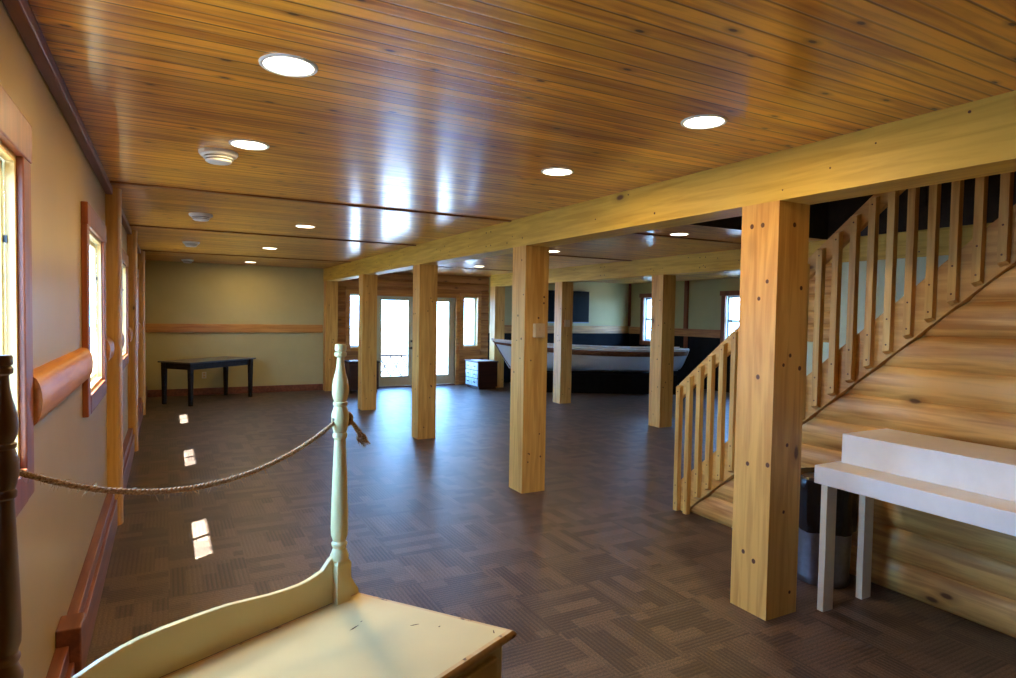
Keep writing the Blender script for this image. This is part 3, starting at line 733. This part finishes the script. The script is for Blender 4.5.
m1 = MB(); m1.tube([bp(-.01, 0, 1.09), bp(.10, 0, .93), bp(.24, 0, .70), bp(.38, 0, .50), bp(.50, 0, .455)], .022, 8); build('stem', m1, M['boatb'], boat, smooth=True)
m1 = MB(); m1.tube([bp(.42, 0, .46), bp(1.5, 0, .445), bp(3.0, 0, .435), bp(L-.12, 0, .49)], .022, 8); build('keel', m1, M['boatw'], boat, smooth=True)
for s_ in (1.2, 2.3, 3.4):
    hb = sect(s_/L)[0]-.03; m1 = MB(); c = bp(s_, 0, .83); m1.obox(c, D*.12, Nn*hb, (0, 0, .015)); build('thwart', m1, M['boatin'], boat, bevel=.004)
r = thing('boat_stand', 'low black cloth-covered stand under the white boat', 'stand', (8.0, 11.0, 0))
m1 = MB(); g = random.Random(3)
front = []; S0, S1, W2 = .55, 3.85, .42
loop = []
def side(a, b_, n):
    for i in range(n):
        q = i/n; w_ = .012*math.sin(i*1.9)+g.uniform(-.004, .004); d_ = (Vector(b_)-Vector(a)); nn = Vector((d_.y, -d_.x, 0)).normalized() if False else Vector((0, 0, 0))
        loop.append((a[0]+(b_[0]-a[0])*q, a[1]+(b_[1]-a[1])*q, w_))
side((S0, -W2), (S1, -W2), 60); side((S1, -W2), (S1, W2), 14); side((S1, W2), (S0, W2), 60); side((S0, W2), (S0, -W2), 14)
def lp(z, k): return [bp(s_+(w_*k if abs(abs(d_)-W2) > 1e-6 else 0), d_+(w_*k*(1 if d_ > 0 else -1)), z) for s_, d_, w_ in loop]
m1.prism(lp(0.003, 1.6), lp(.405, .2)); build('skirt', m1, M['cloth'], r, smooth=True)
for s_ in (1.1, 3.2):
    m1 = MB(); m1.obox(bp(s_, 0, .412), D*.05, Nn*.3, (0, 0, .006)); build('bunk', m1, M['black'], r)

# ---------------------------------------------------------------- television
r = thing('television', 'flat black television on the back wall above the boat', 'television', (8.66, YF, 1.8))
m1 = MB(); m1.box(7.97, 9.34, YF-.085, YF-.045, 1.44, 2.22); build('frame', m1, M['iron'], r, bevel=.006)
m1 = MB(); m1.box(7.985, 9.325, YF-.088, YF-.0855, 1.465, 2.205); build('screen', m1, M['screen'], r)
m1 = MB(); m1.box(7.97, 9.34, YF-.092, YF-.0855, 1.425, 1.446); build('bottom_strip', m1, M['silver'], r)
m1 = MB(); m1.box(8.45, 8.85, YF-.045, YF, 1.6, 2.0); build('wall_bracket', m1, M['iron'], r)

# ---------------------------------------------------------------- cream washstand with turned posts in the foreground
d2 = Vector((-.9078, -.4194)); A0 = Vector((.456, 1.79)); n2 = Vector((-.4194, .9078))    # along the back, away from camera
ws_ = thing('washstand', 'cream painted washstand with curved back gallery and turned posts in the foreground', 'washstand', (.25, 1.45, 0))
ZTOP = .78
def g2(s_, n_): q = A0 + d2*s_ + n2*n_; return (q.x, q.y)
C1 = Vector((.49, 1.81)); C2 = Vector((.795, 1.405)); WL = .875
C4 = C1+d2*WL; C3 = C2+d2*WL
def inset(k):
    cx = (C1+C2+C3+C4)/4; out = []
    P_ = [C1, C4, C3, C2]
    for i in range(4):
        a, b_, c = P_[i-1], P_[i], P_[(i+1) % 4]
        e1 = (b_-a).normalized(); e2 = (c-b_).normalized(); s_ = k/abs(e1.x*e2.y-e1.y*e2.x)
        out.append(b_ - e1*s_ + e2*s_)
    return [(p.x, p.y) for p in out]
m1 = MB(); m1.poly(inset(.014), ZTOP-.024, ZTOP)
def on_top(px, py, L_, W_, a):                             # chip in the paint, brown
    e = Vector((math.cos(a), math.sin(a))); f = Vector((-e.y, e.x)); c = Vector((px, py))
    m1.poly([tuple(c+e*L_*x+f*W_*y) for x, y in ((-1,0),(-.4,-.9),(.3,-.6),(1,0),(.5,.8),(-.3,.7))], ZTOP+.0001, ZTOP+.0005, 1)
on_top(.425, 1.60, .017, .0028, .55); on_top(.570, 1.545, .012, .002, -.1); on_top(.625, 1.508, .004, .002, .3); on_top(.45, 1.625, .004, .0015, .5)
on_top(.30, 1.40, .003, .002, 0); on_top(.74, 1.42, .01, .002, 1.2)
build('top', m1, [M['wash'], M['plug']], ws_)
m1 = MB(); prof = [(.016, .000), (.004, -.001), (-.001, -.006), (-.003, -.013), (0, -.020), (.006, -.025), (.02, -.027)]
loops = [[(x, y, ZTOP+dz) for x, y in inset(k)] for k, dz in prof]
vs = []; fs = []
for l_ in loops: vs += l_
for i in range(len(loops)-1):
    for k in range(4): fs.append((i*4+k, i*4+(k+1) % 4, (i+1)*4+(k+1) % 4, (i+1)*4+k))
m1.add(vs, fs); build('edge_moulding', m1, M['worn'], ws_, smooth=True)
m1 = MB(); m1.poly(inset(.024), .10, ZTOP-.026); build('body', m1, M['wash'], ws_, bevel=.004)
# side frame (stiles and rails standing proud of the recessed side panel)
def sidestrip(P_, Q_, a, b_, z0_, z1_, th=.012):
    e = (Q_-P_).normalized(); nn = Vector((e.y, -e.x)); 
    if nn.dot((P_+Q_)/2-(C1+C3)/2) < 0: nn = -nn
    p = P_+e*a; q = P_+e*b_
    m1.prism([(p.x, p.y, z0_), (q.x, q.y, z0_), (q.x+nn.x*th, q.y+nn.y*th, z0_), (p.x+nn.x*th, p.y+nn.y*th, z0_)],
             [(p.x, p.y, z1_), (q.x, q.y, z1_), (q.x+nn.x*th, q.y+nn.y*th, z1_), (p.x+nn.x*th, p.y+nn.y*th, z1_)])
I = [Vector(p) for p in inset(.024)]
m1 = MB(); sl_ = (I[3]-I[0]).length
sidestrip(I[0], I[3], 0, .05, .10, ZTOP-.027); sidestrip(I[0], I[3], sl_-.05, sl_, .10, ZTOP-.027); sidestrip(I[0], I[3], .05, sl_-.05, .66, ZTOP-.027); sidestrip(I[0], I[3], .05, sl_-.05, .10, .16)
build('side_frame', m1, M['wash'], ws_, bevel=.003)
fl_ = (I[2]-I[3]).length
for k in range(2):
    m1 = MB(); a = .03+k*(fl_/2-.01); sidestrip(I[3], I[2], a, a+fl_/2-.05, .58, .73, .016); d_ = build('drawer', m1, M['wash'], ws_, bevel=.004)
    e = (I[2]-I[3]).normalized(); c = I[3]+e*(a+fl_/4-.025); nn = Vector((.4194, -.9078))
    m1 = MB(); m1.tube([(c.x+nn.x*.015, c.y+nn.y*.015, .655), (c.x+nn.x*.03, c.y+nn.y*.03, .655), (c.x+nn.x*.045, c.y+nn.y*.045, .655)], [.008, .009, .016], 12); build('knob', m1, M['worn'], d_, smooth=True)
    m1 = MB(); sidestrip(I[3], I[2], a, a+fl_/2-.05, .14, .56, .016); d_ = build('door', m1, M['wash'], ws_, bevel=.004)
for P_ in I:
    m1 = MB(); c = P_ + ((C1+C3)/2-P_).normalized()*.03; m1.lathe([(.014, .001), (.02, .03), (.026, .08), (.026, .10)], (c.x, c.y, 0), 16); build('foot', m1, M['wash'], ws_, smooth=True)
# turned posts (profile: height above the top, radius)
PX = .00292
TP = [(557,8.6),(555,8.9),(552,8.7),(549,7.4),(545,6.0),(542,7.5),(540,7.6),(538,6.2),(536,6.6),(532,7.9),(525,8.2),(510,8.0),(490,7.4),(470,6.7),(450,5.9),(437,5.4),(435.5,6.9),(432,7.0),(430.5,5.9),
      (427,7.0),(420,8.1),(412,8.1),(407,6.6),(404.5,5.9),(403.5,6.9),(401,6.9),(400,5.6),(397,6.9),(392,7.9),(387,7.9),(380,7.1),(372,5.0),(364,3.7),(357,3.4),(355.5,5.6),(352.5,5.7),(351,4.4),(350,5.5),(345.5,5.5),(344,4.6)]
def turned(s_, mat):
    c = A0+d2*s_
    m1 = MB(); m1.lathe([(rr*PX, ZTOP+(598-y)*.002875) for y, rr in TP], (c.x, c.y, 0), 32)
    k = .0235; zb_ = ZTOP+.0005; zt_ = ZTOP+(557.5-40-0+0)*0+ (598-560)*.002875
    q = [c+d2*k*i+n2*k*j for i, j in ((-1,-1),(1,-1),(1,1),(-1,1))]; q2 = [c+(p-c)*.8 for p in q]
    m1.prism([(p.x, p.y, zb_) for p in q], [(p.x, p.y, zt_) for p in q]); m1.prism([(p.x, p.y, zt_) for p in q], [(p.x, p.y, zt_+.010) for p in q2])
    m1.obox((c.x, c.y, 1.30), (*(d2*.0242), 0), (*(n2*.004), 0), (0, 0, .004), 1)
    return build('turned_post', m1, [mat, M['plug']], ws_, smooth=True)
turned(0.032, M['wash']); turned(.797, M['backlitpost'])['label'] = 'dark backlit brown turned post at the left end, shade painted into its colour'
# gallery board
crv = [(.054,.913),(.066,.905),(.078,.893),(.09,.882),(.115,.875),(.14,.870),(.165,.868),(.2,.8685),(.25,.872),(.305,.879),(.36,.886),(.409,.888)]
crv = crv+[(.46,.889),(.51,.889),(.56,.886),(.60,.880),(.64,.870),(.68,.856),(.72,.843),(.75,.838),(.773,.838)]
loop = [(s_, z) for s_, z in crv]+[(.797-.024, ZTOP+.0006), (.054, ZTOP+.0006)]
m1 = MB(); m1.prism([(*g2(s_, -.003), z) for s_, z in loop], [(*g2(s_, .013), z) for s_, z in loop]); build('back_gallery', m1, M['wash'], ws_, bevel=.003)
# small curved brackets on the outer side of the right post
e_ = (C2-C1).normalized()
loop = [(-.035, ZTOP+.0006), (.0085, ZTOP+.0006), (.0085, ZTOP+.085), (-.005, ZTOP+.06), (-.020, ZTOP+.035), (-.033, ZTOP+.015)]
m1 = MB(); m1.prism([(*g2(s_*1.0, -.006), z) for s_, z in loop], [(*g2(s_, .008), z) for s_, z in loop]); build('end_bracket', m1, M['wash'], ws_, bevel=.002)
# rope slung between the posts
rope = thing('rope', 'frayed hemp rope slung between the washstand posts with a knotted end', 'rope', (*g2(.41, 0), 1.19))
R0, R1, ZE, SAG = .032, .797, 1.305, .115
def rp(s_, dz=0, dn=0): q = (s_-R0)/(R1-R0); z = ZE-SAG*max(0, 1-(2*q-1)**2)**.95; return Vector((*g2(s_, dn), z+dz))
m1 = MB(); n = 240
for k in range(3):
    path = []
    for i in range(n+1):
        s_ = R0-.02+(R1-R0+.04)*i/n; s2 = min(max(s_, R0), R1); a = i*.75+k*2*PI/3
        p = rp(s2); q = g2(s_, 0); path.append(Vector((q[0], q[1], p.z+.0032*math.sin(a)))+Vector((n2.x, n2.y, 0))*.0032*math.cos(a))
    m1.tube(path, .0037, 6)
build('strand', m1, M['rope'], rope, smooth=True)
m1 = MB(); g = random.Random(8)
for i in range(170):
    s_ = g.uniform(.06, .79) if i % 2 else g.choice((.36,.40,.44,.62,.70,.74))+g.gauss(0, .03); p = rp(s_)
    dv = Vector((g.uniform(-1, 1)*.8, g.uniform(-1, 1)*.6, g.uniform(-1.2, .7))).normalized()*g.uniform(.008, .022)
    m1.tube([p, p+dv*.5+Vector((0, 0, g.uniform(-.002, .002))), p+dv+Vector((g.uniform(-.004, .004), 0, -.003))], [.0006, .0005, .0002], 4)
f_o = build('fray', m1, M['rope'], rope); f_o['kind'] = 'stuff'
# knot and tassel on the right of the post
kb = Vector((*g2(.003, -.004), 1.298)); m1 = MB()
path = []
for i in range(40):
    a = 2*PI*i/39; path.append(kb+Vector((.006*math.cos(2*a), .008*math.sin(2*a), .013*math.sin(a)+.004*math.cos(3*a))))
m1.tube(path, .0055, 8); build('knot', m1, M['rope'], rope, smooth=True)
m1 = MB(); e1 = kb+Vector((.030, -.002, -.045)); m1.tube([kb, kb+Vector((.012, 0, -.018)), e1], [.0055, .006, .008], 8)
for i in range(46):
    off = Vector((g.gauss(0, .006), g.gauss(0, .006), g.gauss(0, .004))); tip = e1+Vector((.014+g.gauss(0, .009), g.gauss(0, .008), -.030+g.gauss(0, .006)))
    m1.tube([e1+off*.4, (e1+tip)/2+off, tip], [.0022, .0020, .0008], 5)
build('tassel', m1, M['rope'], rope, smooth=True)

# ---------------------------------------------------------------- low lattice rail outside the doors
r = thing('lattice_railing', 'low criss-cross wooden railing outside the left glazed door', 'railing', (4.85, 14.6, -.35))
m1 = MB(); x0, x1, y = 4.42, 5.25, 14.6
m1.box(x0, x1, y-.02, y+.02, .56, .60); build('rail', m1, M['lattice'], r); m1 = MB(); m1.box(x0, x1, y-.02, y+.02, .05, .08); build('rail', m1, M['lattice'], r)
for x in (x0, x1-.03): m1 = MB(); m1.box(x, x+.03, y-.02, y+.02, -.349, .56); build('stake', m1, M['lattice'], r)
m1 = MB(); p_ = (x1-x0)/3
for k in range(3):
    for sgn in (1, -1):
        a = Vector((x0+p_*k+(0 if sgn > 0 else p_), y, .08)); b_ = Vector((x0+p_*k+(p_ if sgn > 0 else 0), y, .56)); m1.tube([a, b_], .016, 6)
build('lattice', m1, M['lattice'], r)
